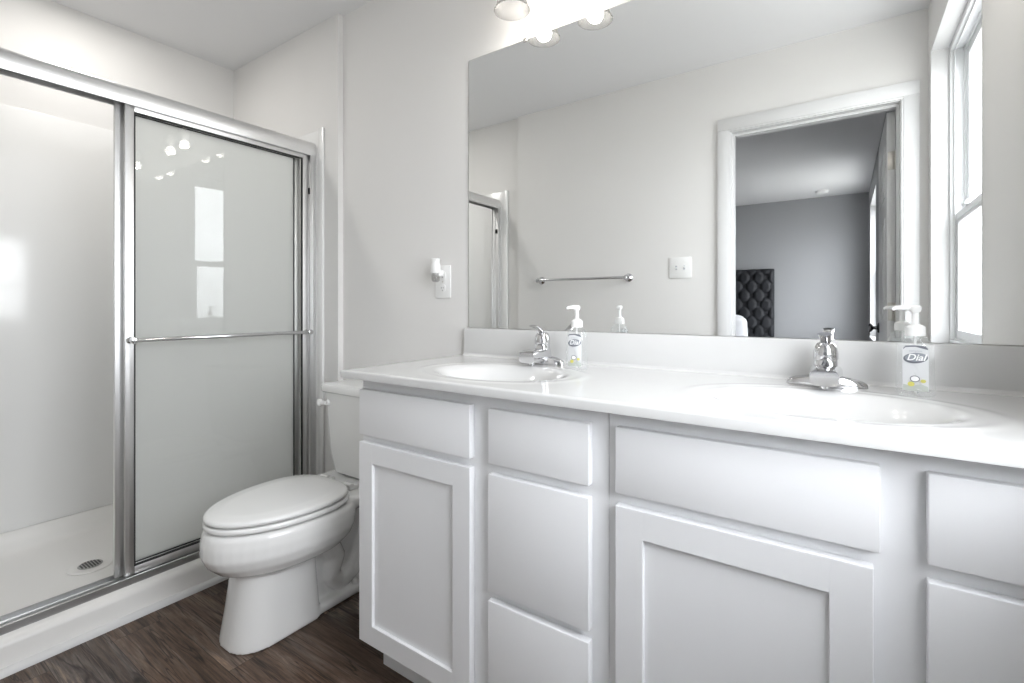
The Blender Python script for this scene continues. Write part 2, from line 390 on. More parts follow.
for sx in (-1, 1):
    kx = hx-.034 if sx < 0 else hx
    L_ = .052 if sx < 0 else .038
    k = MB(); k.lathe([(.0, 0), (.031, 0), (.031, .004), (.026, .009), (.012, .012), (.0095, .020), (.010, L_*.55), (.020, L_*.66), (.0265, L_*.82), (.025, L_*.95), (.015, L_), (0, L_+.001)], (kx, y0+.062, .965), 28, axis=(sx, 0, 0))
    k.build('door_knob', M['knob'], dr)
mb = MB().box(hx-.028, hx-.006, y0-.002, y0+.0005, .93, 1.0); mb.build('latch_plate', M['nickel'], dr)

# ------------------------------------------------------------------ shower
# pan with rounded curb
pan = thing('shower_pan', 'white acrylic shower base with raised curb along the wood floor', 'shower base', (XS-.4, .685, 0))
mb = MB()
prof = [(XS+.062, 0), (XS+.058, .020), (XS+.044, .050), (XS+.043, .070), (XS+.036, .083), (XS+.024, .091), (XS+.010, .094), (XS-.06, .094), (XS-.078, .088), (XS-.088, .070), (XS-.094, .052),
        (XS-.12, .046), (XS-.38, .040), (XBK+.11, .046), (XBK+.06, .054), (XBK+.035, .072), (XBK+.02, .105), (XBK+.006, .135), (XBK+.001, .138), (XBK+.001, 0)]
mb.prism(prof, 'y', YJ2+.001, YJ-.001)
# side coves
for yy, s in ((YJ, -1), (YJ2, 1)):
    pr = [(yy, .0), (yy, .137), (yy+s*.006, .135), (yy+s*.02, .105), (yy+s*.035, .072), (yy+s*.06, .054), (yy+s*.11, .044), (yy+s*.11, 0)]
    mb.prism(pr, 'x', XBK+.004, XS-.085)
mb.build('basin', M['pan'], pan)
mb = MB(); mb.prism([(XS+.060, 0), (XS+.079, 0), (XS+.077, .008), (XS+.071, .016), (XS+.062, .019), (XS+.058, .019)], 'y', YJ2+.001, YJ-.001)
struct('trim_7', mb, M['trim'], smooth=True)
dc = Vector((XS-.405, .655, .040))
dt = thing('shower_drain', 'round slotted metal drain grate in the white shower base', 'drain', dc)
MB().lathe([(.0, .0005), (.072, .0005), (.074, .002), (.074, .004), (.070, .0058), (.062, .0058), (.058, .0040), (.044, .0040), (0, .0055)], dc, 40).build('flange', M['pan'], dt)
MB().lathe([(0, .005), (.038, .005), (.040, .0062), (.038, .0078), (0, .0078)], dc, 36).build('grate', M['grate'], dt)
for k in range(-3, 4):
    ln = math.sqrt(.034**2-(k*.0095)**2)
    MB().box(dc.x-ln, dc.x+ln, dc.y+k*.0095-.0027, dc.y+k*.0095+.0027, dc.z+.0072, dc.z+.0084, .001).build('slot', M['slot'], dt)

# surround panels
sur = thing('shower_surround', 'glossy white acrylic wall panels lining the shower alcove', 'shower wall', (XS-.4, .685, .139))
TZ = 1.95
MB().box(XBK+.001, XBK+.007, YJ2+.002, YJ-.002, .139, TZ, .002).build('back_panel', M['acrylic'], sur)
def side_panel(y0, y1, sgn):
    mb = MB(); mb.box(XBK+.008, XS+.055, y0, y1, .139, TZ, .002)
    # raised rounded front flange, down to the curb
    yy0, yy1 = (y0-.010, y1) if sgn < 0 else (y0, y1+.010)
    mb.box(XS+.034, XS+.068, yy0, yy1, .094, TZ+.005, .004)
    return mb
side_panel(YJ-.003, YJ-.0005, -1).build('side_panel', M['acrylic'], sur)
side_panel(YJ2+.001, YJ2+.008, 1).build('side_panel', M['acrylic'], sur)
# corner coves of the surround
for yy, s in ((YJ-.003, -1), (YJ2+.008, 1)):
    pts = [(XBK+.007, yy)]+[(XBK+.007+.035*(1-math.cos(a)), yy+s*.035*(1-math.sin(a))) for a in [i*PI/2/6 for i in range(7)]]
    MB().prism(pts, 'z', .14, TZ-.002).build('corner_cove', M['acrylic'], sur)

# frame of the bypass door
fr = thing('shower_door_frame', 'polished metal shower enclosure frame with header, jambs and sill track', 'shower frame', (XS-.03, .685, .094))
Y0, Y1 = YJ2+.009, YJ-.0035
hz0, hz1 = 1.825, 1.892
mb = MB()
hp = [(XS, hz0), (XS+.004, hz0+.018), (XS+.004, hz0+.045), (XS-.002, hz1-.008), (XS-.012, hz1), (XS-.050, hz1), (XS-.060, hz1-.008), (XS-.066, hz0+.045), (XS-.066, hz0+.018), (XS-.062, hz0),
      (XS-.058, hz0), (XS-.060, hz0+.05), (XS-.034, hz0+.052), (XS-.034, hz0+.01), (XS-.030, hz0+.01), (XS-.030, hz0+.052), (XS-.006, hz0+.05), (XS-.004, hz0)]
mb.prism(hp, 'y', Y0, Y1)
mb.build('header_rail', M['brushed'], fr)
MB().box(XS-.056, XS-.007, Y0+.002, Y1-.002, hz0+.030, hz0+.034).build('header_channel', M['brushed'], fr)
for yy, s in ((Y1, -1), (Y0, 1)):
    mb = MB()
    ya, yb = sorted((yy, yy+s*.022))
    mb.box(XS-.064, XS+.002, ya, yb, .096, hz0, .002)
    ya, yb = sorted((yy+s*.022, yy+s*.028))
    mb.box(XS-.005, XS+.001, ya, yb, .096, hz0, .001); mb.box(XS-.034, XS-.030, ya, yb, .096, hz0, .001); mb.box(XS-.064, XS-.058, ya, yb, .096, hz0, .001)
    j = mb.build('jamb', M['brushed'], fr)
    ya, yb = sorted((yy+s*.022, yy+s*.030))
    MB().box(XS-.024, XS-.008, ya, yb, 1.64, 1.67, .002).build('bumper', M['dark'], j)
tz = .094
mb = MB(); mb.prism([(XS+.006, tz), (XS+.004, tz+.024), (XS+.002, tz+.025), (XS-.004, tz+.025), (XS-.006, tz+.012), (XS-.030, tz+.012), (XS-.031, tz+.020), (XS-.033, tz+.020), (XS-.034, tz+.012), (XS-.058, tz+.012), (XS-.060, tz+.028), (XS-.064, tz+.028), (XS-.066, tz)], 'y', Y0, Y1)
mb.build('sill_track', M['track'], fr)

def slide_panel(name, label, xc, ya, yb, gm, bar):
    t = thing(name, label, 'shower door', (xc, (ya+yb)/2, .118), 'sliding shower door panels')
    za, zb = .118, 1.838; sw = .028
    for y in (ya, yb-sw):
        mb = MB(); mb.box(xc-.008, xc+.008, y, y+sw, za, zb, .003); mb.box(xc+.008, xc+.0095, y+.009, y+.019, za+.01, zb-.01, .0005)
        mb.build('stile', M['brushed'], t)
    MB().box(xc-.008, xc+.008, ya+sw, yb-sw, za, za+.030, .002).build('bottom_rail', M['brushed'], t)
    MB().box(xc-.008, xc+.008, ya+sw, yb-sw, zb-.032, zb, .002).build('top_rail', M['brushed'], t)
    mb = MB()
    g = .004
    mb.box(xc-.0055, xc+.0065, ya+sw, ya+sw+g, za+.03, zb-.032); mb.box(xc-.0055, xc+.0065, yb-sw-g, yb-sw, za+.03, zb-.032)
    mb.box(xc-.0055, xc+.0065, ya+sw, yb-sw, za+.03, za+.03+g); mb.box(xc-.0055, xc+.0065, ya+sw, yb-sw, zb-.032-g, zb-.032)
    mb.build('glazing_seal', M['dark'], t)
    MB().box(xc-.0025, xc+.0025, ya+sw+.001, yb-sw-.001, za+.031, zb-.033).build('glass_pane', gm, t)
    if bar:
        bz = .974; bx = xc+.042
        b = MB(); b.cyl((bx, ya+.006, bz), (bx, yb-.004, bz), .0075, seg=20); bb = b.build('towel_bar', M['chrome'], t)
        for y in (ya+.014, yb-.014):
            MB().lathe([(0, 0), (.012, 0), (.012, .004), (.007, .008), (.007, .028), (.0115, .030), (.0115, .044), (.008, .046), (0, .046)], (xc+.0095, y, bz), 20, axis=(1, 0, 0)).build('bar_bracket', M['chrome'], bb)
    return t
slide_panel('shower_door_panel', 'outer sliding shower panel with horizontal metal towel bar', XS-.018, .650, 1.375, M['clear_glass'], True)
slide_panel('shower_door_panel', 'inner sliding shower panel tucked behind the one with the towel bar', XS-.046, .628, 1.350, M['frost_glass'], False)

# ------------------------------------------------------------------ toilet
TX = -1.628; TY0 = .705
toi = thing('toilet', 'white two-piece elongated toilet with closed lid beside the vanity', 'toilet', (TX, 1.05, 0))
def egg(cx, yf, yb, hw, z, n=48, p=2.0, mid=.62, pb=2.6):
    """outline: pointed-ish front at low y, fuller at the back"""
    ym = yf+(yb-yf)*mid; r = []
    for k in range(n):
        a = 2*PI*k/n; c, s_ = math.cos(a), math.sin(a)
        pp = p if s_ < 0 else pb
        ex = math.copysign(abs(c)**(2/pp), c); ey = math.copysign(abs(s_)**(2/pp), s_)
        r.append((cx+hw*ex, ym+(ey*(ym-yf) if s_ < 0 else ey*(yb-ym)), z))
    return r
body = MB()
# bowl
body.rings([egg(TX, .84, 1.08, .085, .222), egg(TX, .780, 1.11, .125, .230), egg(TX, .735, 1.15, .158, .250), egg(TX, .708, 1.18, .179, .278), egg(TX, .694, 1.19, .190, .308), egg(TX, .694, 1.195, .192, .345), egg(TX, .700, 1.195, .188, .375), egg(TX, .710, 1.19, .178, .386)])
# front column
body.rings([egg(TX, .755, 1.040, .112, 0.0, p=2.6, mid=.5, pb=9), egg(TX, .758, 1.040, .111, .02, p=2.6, mid=.5, pb=9), egg(TX, .771, 1.035, .105, .10, p=2.5, mid=.5, pb=9), egg(TX, .782, 1.03, .102, .18, p=2.4, mid=.5, pb=8), egg(TX, .79, 1.03, .103, .26, p=2.3, mid=.5, pb=6)])
# rear pedestal, foot and deck
body.box(TX-.058, TX+.058, 1.02, 1.34, 0, .36, .02)
body.box(TX-.103, TX+.103, 1.02, 1.37, 0, .035, .010)
body.rings([egg(TX, 1.05, 1.415, .11, .33, p=3, mid=.5, pb=6), egg(TX, 1.08, 1.415, .165, .365, p=3.5, mid=.5, pb=8), egg(TX, 1.10, 1.415, .175, .392, p=4, mid=.5, pb=8), egg(TX, 1.11, 1.412, .170, .400, p=4, mid=.5, pb=8)])
# trapway relief on both sides
for s in (-1, 1):
    pts = []
    ctrl = [(1.02, .30), (1.09, .24), (1.13, .16), (1.10, .10), (1.14, .06), (1.20, .08), (1.24, .15), (1.27, .24), (1.31, .27), (1.335, .20), (1.34, .09), (1.34, .03)]
    for i in range(len(ctrl)-1):
        for q in range(4):
            a = q/4; pts.append((TX+s*.052, ctrl[i][0]*(1-a)+ctrl[i+1][0]*a, ctrl[i][1]*(1-a)+ctrl[i+1][1]*a))
    body.tube(pts, .036, 12)
bowl = body.build('bowl', M['china'], toi)
rm = bowl.modifiers.new('remesh', 'REMESH'); rm.mode = 'VOXEL'; rm.voxel_size = .0045; rm.use_smooth_shade = True
sm = bowl.modifiers.new('smooth', 'SMOOTH'); sm.factor = .6; sm.iterations = 8
# seat ring and lid
sy0, sy1 = .704, 1.172
def slab(z0, z1, hw, yf, yb, dome=0, ed=.0045):
    rs = [egg(TX, yf+ed, yb-ed, hw-ed, z0), egg(TX, yf+.001, yb-.001, hw-.001, z0+ed*.7), egg(TX, yf, yb, hw, (z0+z1)/2), egg(TX, yf+.001, yb-.001, hw-.001, z1-ed*.8), egg(TX, yf+ed, yb-ed, hw-ed, z1)]
    for f, dz in dome or (): rs.append(egg(TX, yf+f, yb-f*.8, hw-f, z1+dz))
    return MB().rings(rs)
st = slab(.3925, .4095, .184, .702, 1.165).build('seat', M['seat'], toi)
for x in (-.12, .12): MB().lathe([(0, 0), (.009, 0), (.009, .004), (0, .004)], (TX+x, .86, .3885), 12).build('bumper', M['seat'], st)
ld = slab(.4145, .4300, .182, .703, 1.160, dome=((.012, .0025), (.030, .0032), (.040, .0052), (.060, .006), (.10, .0066), (.15, .007))).build('lid', M['seat'], toi)
for x in (-.075, .075):
    h = MB(); h.box(TX+x-.022, TX+x+.022, 1.163, 1.205, .399, .415, .006); h.cyl((TX+x-.02, 1.172, .416), (TX+x+.02, 1.172, .416), .010, seg=16)
    h.build('hinge', M['seat'], toi)
# tank
def rrect(cx, cy, hx_, hy_, z, r=.03, n=6, bow=0):
    pts = []
    for (sx, sy, a0) in ((1, 1, 0), (-1, 1, PI/2), (-1, -1, PI), (1, -1, 1.5*PI)):
        for k in range(n+1):
            a = a0+k*PI/2/n; pts.append([cx+sx*(hx_-r)+r*math.cos(a), cy+sy*(hy_-r)+r*math.sin(a), z])
    for p in pts:
        if p[1] < cy: p[1] -= bow*(1-((p[0]-cx)/hx_)**2)
    return pts
TKX = -1.600
tank = MB().rings([rrect(TKX, 1.335, .150, .075, .402, .025, bow=.012), rrect(TKX, 1.333, .160, .083, .412, .03, bow=.014), rrect(TKX, 1.328, .172, .092, .50, .03, bow=.016), rrect(TKX, 1.324, .186, .098, .70, .03, bow=.018), rrect(TKX, 1.323, .190, .100, .742, .03, bow=.018)]).build('tank', M['china'], toi)
MB().rings([rrect(TKX, 1.320, .196, .104, .7425, .03, bow=.018), rrect(TKX, 1.319, .202, .108, .748, .032, bow=.018), rrect(TKX, 1.319, .203, .109, .766, .032, bow=.018), rrect(TKX, 1.319, .197, .104, .775, .03, bow=.018), rrect(TKX, 1.319, .17, .08, .778, .03, bow=.012)]).build('tank_lid', M['china'], toi)
lv = MB(); lv.lathe([(0, 0), (.013, 0), (.013, .006), (.009, .012), (0, .012)], (TKX-.150, 1.224, .700), 20, axis=(0, -1, 0))
lv.tube([(TKX-.150, 1.209, .700), (TKX-.165, 1.206, .699), (TKX-.180, 1.206, .698)], [.008, .009, .011], 12)
lv.lathe([(0, -.014), (.010, -.012), (.0160, -.004), (.0165, .003), (.012, .011), (0, .014)], (TKX-.186, 1.206, .698), 20, axis=(-.5, -1, 0))
lv.build('flush_lever', M['seat'], toi)
for s in (-1, 1): MB().lathe([(0, 0), (.014, 0), (.013, .010), (.008, .018), (0, .020)], (TX+s*.080, 1.20, .034), 16).build('bolt_cap', M['seat'], toi)

# ------------------------------------------------------------------ vanity cabinets
CY = .93; FY = .91; CZ = .890
def cabinet(label, x0, x1, fronts, loc):
    t = thing('vanity_cabinet', label, 'cabinet', loc, 'vanity base cabinets')
    mb = MB()
    mb.box(x0, x1, CY, CY+.018, .115, CZ-.001, .0006)
    mb.box(x0, x0+.012, CY+.018, D-.002, .115, CZ-.001); mb.box(x1-.012, x1, CY+.018, D-.002, .115, CZ-.001)
    mb.box(x0+.012, x1-.012, CY+.018, D-.002, .115, .130); mb.box(x0+.012, x1-.012, D-.010, D-.002, .130, CZ-.03)
    mb.box(x0+.002, x1-.002, CY+.075, D-.004, 0, .115)
    mb.build('body', M['cab'], t, smooth=False)
    for kind, a, b, z0, z1 in fronts:
        if kind == 'drawer':
            MB().box(a, b, FY, CY-.0005, z0, z1, .0025, 3).build('drawer_front', M['cab'], t, angle=18)
        else:
            r = .056; mb = MB()
            mb.box(a, a+r, FY, CY-.0005, z0, z1, .0015); mb.box(b-r, b, FY, CY-.0005, z0, z1, .0015)
            mb.box(a+r-.0015, b-r+.0015, FY+.00005, CY-.0005, z0, z0+r, .0015); mb.box(a+r-.0015, b-r+.0015, FY+.00005, CY-.0005, z1-r, z1, .0015)
            d = mb.build('door', M['cab'], t, angle=18)
            MB().box(a+r-.001, b-r+.001, FY+.009, CY-.003, z0+r-.001, z1-r+.001).build('door_panel', M['cab'], d, smooth=False)
    return t
cabinet('white vanity cabinet beside the toilet, door left and drawers right', -1.165, -.3955,
        [('drawer', -1.158, -.745, .727, .858), ('door', -1.158, -.745, .132, .706), ('drawer', -.690, -.431, .727, .856), ('drawer', -.690, -.431, .428, .703), ('drawer', -.690, -.431, .132, .406)], (-.78, 1.18, 0))
cabinet('white vanity cabinet under the right-hand sink, nearest the window wall', -.3945, XR-.004,
        [('drawer', -.374, .044, .727, .858), ('door', -.374, .036, .132, .703), ('drawer', .098, XR-.02, .727, .858), ('drawer', .098, XR-.02, .428, .703), ('drawer', .098, XR-.02, .132, .406)], (-.04, 1.18, 0))

# ------------------------------------------------------------------ countertop with two integral basins
TOPZ = .912; CX0, CX1, CF = -1.204, XR-.001, .880
sinks = [(-.805, 1.115), (-.035, 1.115)]; SA, SB = .215, .158; DEPTH = .125
def depth_at(x, y):
    z = 0
    for sx, sy in sinks:
        r = math.sqrt(((x-sx)/SA)**2+((y-sy)/SB)**2)
        if r < 1:
            u = 1-r; q_ = min(1, u*1.35); z -= DEPTH*(q_*q_*(3-2*q_))**1.05
        # soft raised lip just outside the bowl
        z += .0012*math.exp(-((r-1.16)/.07)**2)
    return z
ct = thing('vanity_countertop', 'glossy white one-piece countertop with two oval sinks on the vanity', 'countertop', (-.44, 1.16, .891))
top = MB(); b = top.bm
nx, ny = 300, 112; gy1 = D-.002
xs = [CX0+(CX1-CX0)*i/nx for i in range(nx+1)]; ys = [CF+(gy1-CF)*j/ny for j in range(ny+1)]
def edge_r(x, y):
    d = min(x-CX0, y-CF); r = .005
    return -(r-math.sqrt(max(0, r*r-(r-d)**2))) if d < r else 0
xs[1] = CX0+.0012; xs[2] = CX0+.005; ys[1] = CF+.0012; ys[2] = CF+.005
G = [[b.verts.new((x, y, TOPZ+depth_at(x, y)+edge_r(x, y))) for y in ys] for x in xs]
bowls = [MB(), MB()]; cache = [{}, {}]
def inb(x, y):
    for k, (sx, sy) in enumerate(sinks):
        if ((x-sx)/SA)**2+((y-sy)/SB)**2 < 1.06: return k
    return -1
for i in range(nx):
    for j in range(ny):
        vs = (G[i][j], G[i+1][j], G[i+1][j+1], G[i][j+1])
        k = inb((xs[i]+xs[i+1])/2, (ys[j]+ys[j+1])/2)
        if k < 0: b.faces.new(vs)
        else:
            c = cache[k]; bb = bowls[k].bm; nv = []
            for v in vs:
                if v not in c: c[v] = bb.verts.new(v.co)
                nv.append(c[v])
            bb.faces.new(nv)
for v in [v for v in b.verts if not v.link_faces]: b.verts.remove(v)
# sides and underside rim
zb = .8905
def skirt(line):
    low = [b.verts.new((v.co.x, v.co.y, zb)) for v in line]
    for k in range(len(line)-1): b.faces.new((line[k], low[k], low[k+1], line[k+1]))
    return low
skirt([G[i][0] for i in range(nx+1)]); skirt([G[0][j] for j in range(ny, -1, -1)]); skirt([G[nx][j] for j in range(ny+1)]); skirt([G[i][ny] for i in range(nx, -1, -1)])
top.box(CX0+.001, CX1-.001, CF+.001, CY+.02, zb, zb+.004); top.box(CX0+.001, -1.160, CY, gy1-.001, zb, zb+.004)
top.build('top', M['marble'], ct, angle=50)
for k, (sx, sy) in enumerate(sinks):
    bo = bowls[k].build('basin', M['marble'], ct, angle=80)
    dz = TOPZ-DEPTH
    MB().lathe([(0, .001), (.022, .001), (.0235, .003), (.020, .005), (.015, .004), (.013, .009), (.010, .011), (0, .0115)], (sx, sy, dz), 28).build('drain', M['chrome'], bo)
bs = MB().box(-1.190, CX1-.001, D-.022, D-.001, TOPZ-.002, 1.014, .003, 3)
# small cove where splash meets top
n_ = [(D-.022, TOPZ)]+[(D-.022-.010*(1-math.sin(a)), TOPZ-.0005+.010*(1-math.cos(a))) for a in [i*PI/2/5 for i in range(6)]]
bs.prism(n_, 'x', -1.190, CX1-.001)
bs.build('backsplash', M['marble'], ct)

# ------------------------------------------------------------------ mirror
MX0, MX1, MZ0, MZ1 = -1.178, XR-.003, 1.0155, 2.032
mi = thing('vanity_mirror', 'large frameless wall mirror resting on the white backsplash', 'mirror', ((MX0+MX1)/2, D-.003, MZ0))
MB().box(MX0, MX1, D-.0062, D-.0058, MZ0, MZ1).build('mirror_glass', M['mirror'], mi, smooth=False)
MB().box(MX0-.0006, MX1, D-.0058, D-.0005, MZ0, MZ1+.0006).build('mirror_backing', M['slot'], mi, smooth=False)
for x in (-.923, .10):
    MB().box(x-.007, x+.007, D-.0085, D-.0062, MZ1-.007, MZ1+.006, .0006).box(x-.007, x+.007, D-.0085, D, MZ1+.001, MZ1+.006, .0006).build('mirror_clip', M['grate'], mi)

# ------------------------------------------------------------------ faucets
def faucet(x, y, label):
    z = TOPZ+.0008
    t = thing('faucet', label, 'faucet', (x, y, z), 'vanity faucets')
    # deck plate, thicker in the middle
    rs = []
    for dz, k in ((0, 1), (.006, 1), (.011, .96), (.014, .88)):
        ring = []
        for i in range(48):
            a = 2*PI*i/48; c, s_ = math.cos(a), math.sin(a)
            X_ = .080*k*math.copysign(abs(c)**.75, c); wy = .026-.007*(abs(X_)/.08)**1.5
            ring.append((x+X_, y+wy*k*math.copysign(abs(s_)**.85, s_), z+dz+(.012*(1-min(1, abs(X_)/.075)**1.2) if dz > .008 else 0)))
        rs.append(ring)
    MB().rings(rs).build('deck_plate', M['chrome'], t)
    # tapered body
    def sq(cx, cy, hx_, hy_, zz, r): return rrect(cx, cy, hx_, hy_, zz, r, 5)
    MB().rings([sq(x, y-.002, .031, .026, z+.010, .010), sq(x, y-.001, .026, .024, z+.022, .010), sq(x, y, .0245, .0225, z+.040, .014), sq(x, y, .0230, .0225, z+.058, .019), sq(x, y, .0225, .0222, z+.0605, .020)]).build('body', M['chrome'], t)
    # spout reaching forward over the bowl
    rs = []
    for q in range(9):
        a = q/8; yy = y-.004-.092*a; zz = z+.027+.008*math.sin(a*PI*.6)-.007*a; hw = .033-.006*a; hh = .0220-.0045*a
        rs.append([(x+hw*math.copysign(abs(math.cos(t_))**.45, math.cos(t_)), yy, zz+hh*math.copysign(abs(math.sin(t_))**.55, math.sin(t_))) for t_ in [2*PI*i/24 for i in range(24)]])
    sp_ = MB().rings(rs).build('spout', M['chrome'], t)
    MB().lathe([(0, 0), (.0100, 0), (.0105, .002), (.0105, .010), (0, .010)], (x, y-.066, z+.001), 20).build('aerator', M['chrome'], sp_)
    # dome handle with forward lever
    hd = MB().lathe([(0, .0), (.0235, .0), (.0250, .003), (.0248, .016), (.0225, .028), (.0180, .037), (.010, .042), (0, .043)], (x, y, z+.060), 28).build('handle', M['chrome'], t)
    rs = []
    for q in range(8):
        a = q/7; yy = y+.006-.062*a; zz = z+.096+.026*a+.004*math.sin(a*PI); hw = .011+.0035*a*a; hh = .0060-.0020*a
        rs.append([(x+hw*math.cos(t_), yy, zz+hh*math.sin(t_)) for t_ in [2*PI*i/16 for i in range(16)]])
    MB().rings(rs).build('lever', M['chrome'], hd)
    return t
faucet(-.800, 1.345, 'chrome single-lever faucet on the counter behind the left sink')
faucet(-.036, 1.345, 'chrome single-lever faucet in front of the door reflection, behind the right sink')

# ------------------------------------------------------------------ soap bottles
RX, RY = .031, .0215
def fronty(a, rx=RX, ry=RY): return -ry*(max(0, 1-abs(a/rx)**2.6))**(1/2.6)
def wrap(mb, dy):
    for v in mb.bm.verts:
        v.co.y = fronty(v.co.x)-dy-v.co.y
def patch(outline, dy, mid=(0, 0)):
    """thin sheet on the front of the bottle, fan of a 2D outline, subdivided across x"""
    mb = MB(); b = mb.bm
    vs = [b.verts.new((p[0], 0, p[1])) for p in outline]; b.faces.new(vs)
    bmesh.ops.triangulate(b, faces=b.faces[:])
    for _ in range(3): bmesh.ops.subdivide_edges(b, edges=[e_ for e_ in b.edges if e_.calc_length() > .004], cuts=1)
    wrap(mb, dy); bmesh.ops.recalc_face_normals(b, faces=b.faces); return mb
def ell(cx, cz, rx, rz, n=28, rot=0):
    return [(cx+rx*math.cos(a)*math.cos(rot)-rz*math.sin(a)*math.sin(rot), cz+rx*math.cos(a)*math.sin(rot)+rz*math.sin(a)*math.cos(rot)) for a in [2*PI*i/n for i in range(n)]]
def text_mb(s, size, cx, cz, dy, shear=0, bold=.0):
    cu = bpy.data.curves.new('t', 'FONT'); cu.body = s; cu.size = size; cu.shear = shear; cu.align_x = 'CENTER'; cu.align_y = 'CENTER'; cu.offset = bold; cu.resolution_u = 3
    o = bpy.data.objects.new('t', cu); COL.objects.link(o)
    bpy.context.view_layer.update()
    me = bpy.data.meshes.new_from_object(o.evaluated_get(bpy.context.evaluated_depsgraph_get()))
    bpy.data.objects.remove(o); bpy.data.curves.remove(cu)
    mb = MB(); mb.bm.from_mesh(me); bpy.data.meshes.remove(me)
    for v in mb.bm.verts: v.co = Vector((v.co.x+cx, 0, v.co.y+cz))
    wrap(mb, dy); return mb
def soap(x, y, rot, pump_rot, label):
    t = bpy.data.objects.new('soap_bottle', None); COL.objects.link(t); t['org'] = [0, 0, 0]
    tag(t, label, 'soap dispenser', 'hand soap bottles')
    def sec(rx, ry, z, p=2.6, n=40):
        return [(rx*math.copysign(abs(math.cos(a))**(2/p), math.cos(a)), ry*math.copysign(abs(math.sin(a))**(2/p), math.sin(a)), z) for a in [2*PI*i/n for i in range(n)]]
    MB().rings([sec(.026, .018, 0), sec(.0305, .0215, .002), sec(.033, .023, .008), sec(.0325, .0225, .02), sec(RX, RY, .04), sec(.0305, RY, .07), sec(.030, .0215, .095), sec(.0285, .0205, .107), sec(.022, .017, .117), sec(.0135, .0135, .122, 2), sec(.0125, .0125, .128, 2)]).build('bottle', M['bottle'], t)
    rr = .004
    lab = patch([(-.0205, .012), (.0205, .012), (.0205, .098), (.016, .103), (0, .1045), (-.016, .103), (-.0205, .098)], .0016).build('label_sheet', M['label'], t)
    patch([(-.0195, .0985), (-.0155, .1035), (0, .105), (.0155, .1035), (.0195, .0985), (.0195, .096), (.0155, .1005), (0, .102), (-.0155, .1005), (-.0195, .096)], .0020).build('label_band', M['label_dark'], lab)
    patch(ell(0, .079, .0195, .0105, rot=.12), .0020).build('logo_oval', M['label_dark'], lab)
    patch(ell(.001, .0805, .0178, .0085, rot=.12), .0023).build('logo_field', M['label_blue'], lab)
    text_mb('Dial', .0185, .0005, .0800, .0028, .3, .0003).build('lettering', M['label_white'], lab)
    text_mb('complete', .0055, .0, .0935, .0026, 0, .0001).build('lettering', M['label_grey'], lab)
    patch([(-.0195, .0125), (.0195, .0125), (.0195, .022), (.008, .027), (-.006, .022), (-.0195, .025)], .0020).build('label_art', M['label_green'], lab)
    patch(ell(-.007, .026, .0055, .0048), .0024).build('label_art', M['label_yellow'], lab)
    patch(ell(.012, .033, .0045, .0035), .0024).build('label_art', M['label_yellow'], lab)
    patch(ell(-.001, .037, .0078, .0066), .0026).build('label_badge', M['label_dark'], lab)
    patch(ell(-.001, .037, .0064, .0052), .0030).build('label_badge', M['label_white'], lab)
    pu = MB(); pu.lathe([(0, 0), (.0165, 0), (.017, .003), (.0165, .018), (.012, .022), (.007, .024), (.0058, .028), (.0055, .048), (.0085, .050), (.010, .054), (.010, .060), (.007, .063), (0, .0635)], (0, 0, .123), 28)
    d = Vector((math.cos(pump_rot-rot), math.sin(pump_rot-rot), 0))
    pu.tube([Vector((0, 0, .181)), Vector((0, 0, .181))+d*.018, Vector((0, 0, .1805))+d*.032, Vector((0, 0, .177))+d*.038], [.0062, .0050, .0040, .0036], 12)
    p_ = pu.build('pump', M['white_plastic'], t)
    MB().cyl((0, 0, .004), (0, 0, .122), .0022, seg=8).build('dip_tube', M['white_plastic'], p_)
    t.location = (x, y, TOPZ+.0008); t.rotation_euler = (0, 0, rot)
    return t
soap(-.640, 1.272, math.radians(8), math.radians(-110), 'clear pump soap bottle beside the left faucet, nozzle pointing forward')
soap(.120, 1.300, math.radians(-4), math.radians(188), 'clear pump soap bottle right of the right faucet, nearest the window')

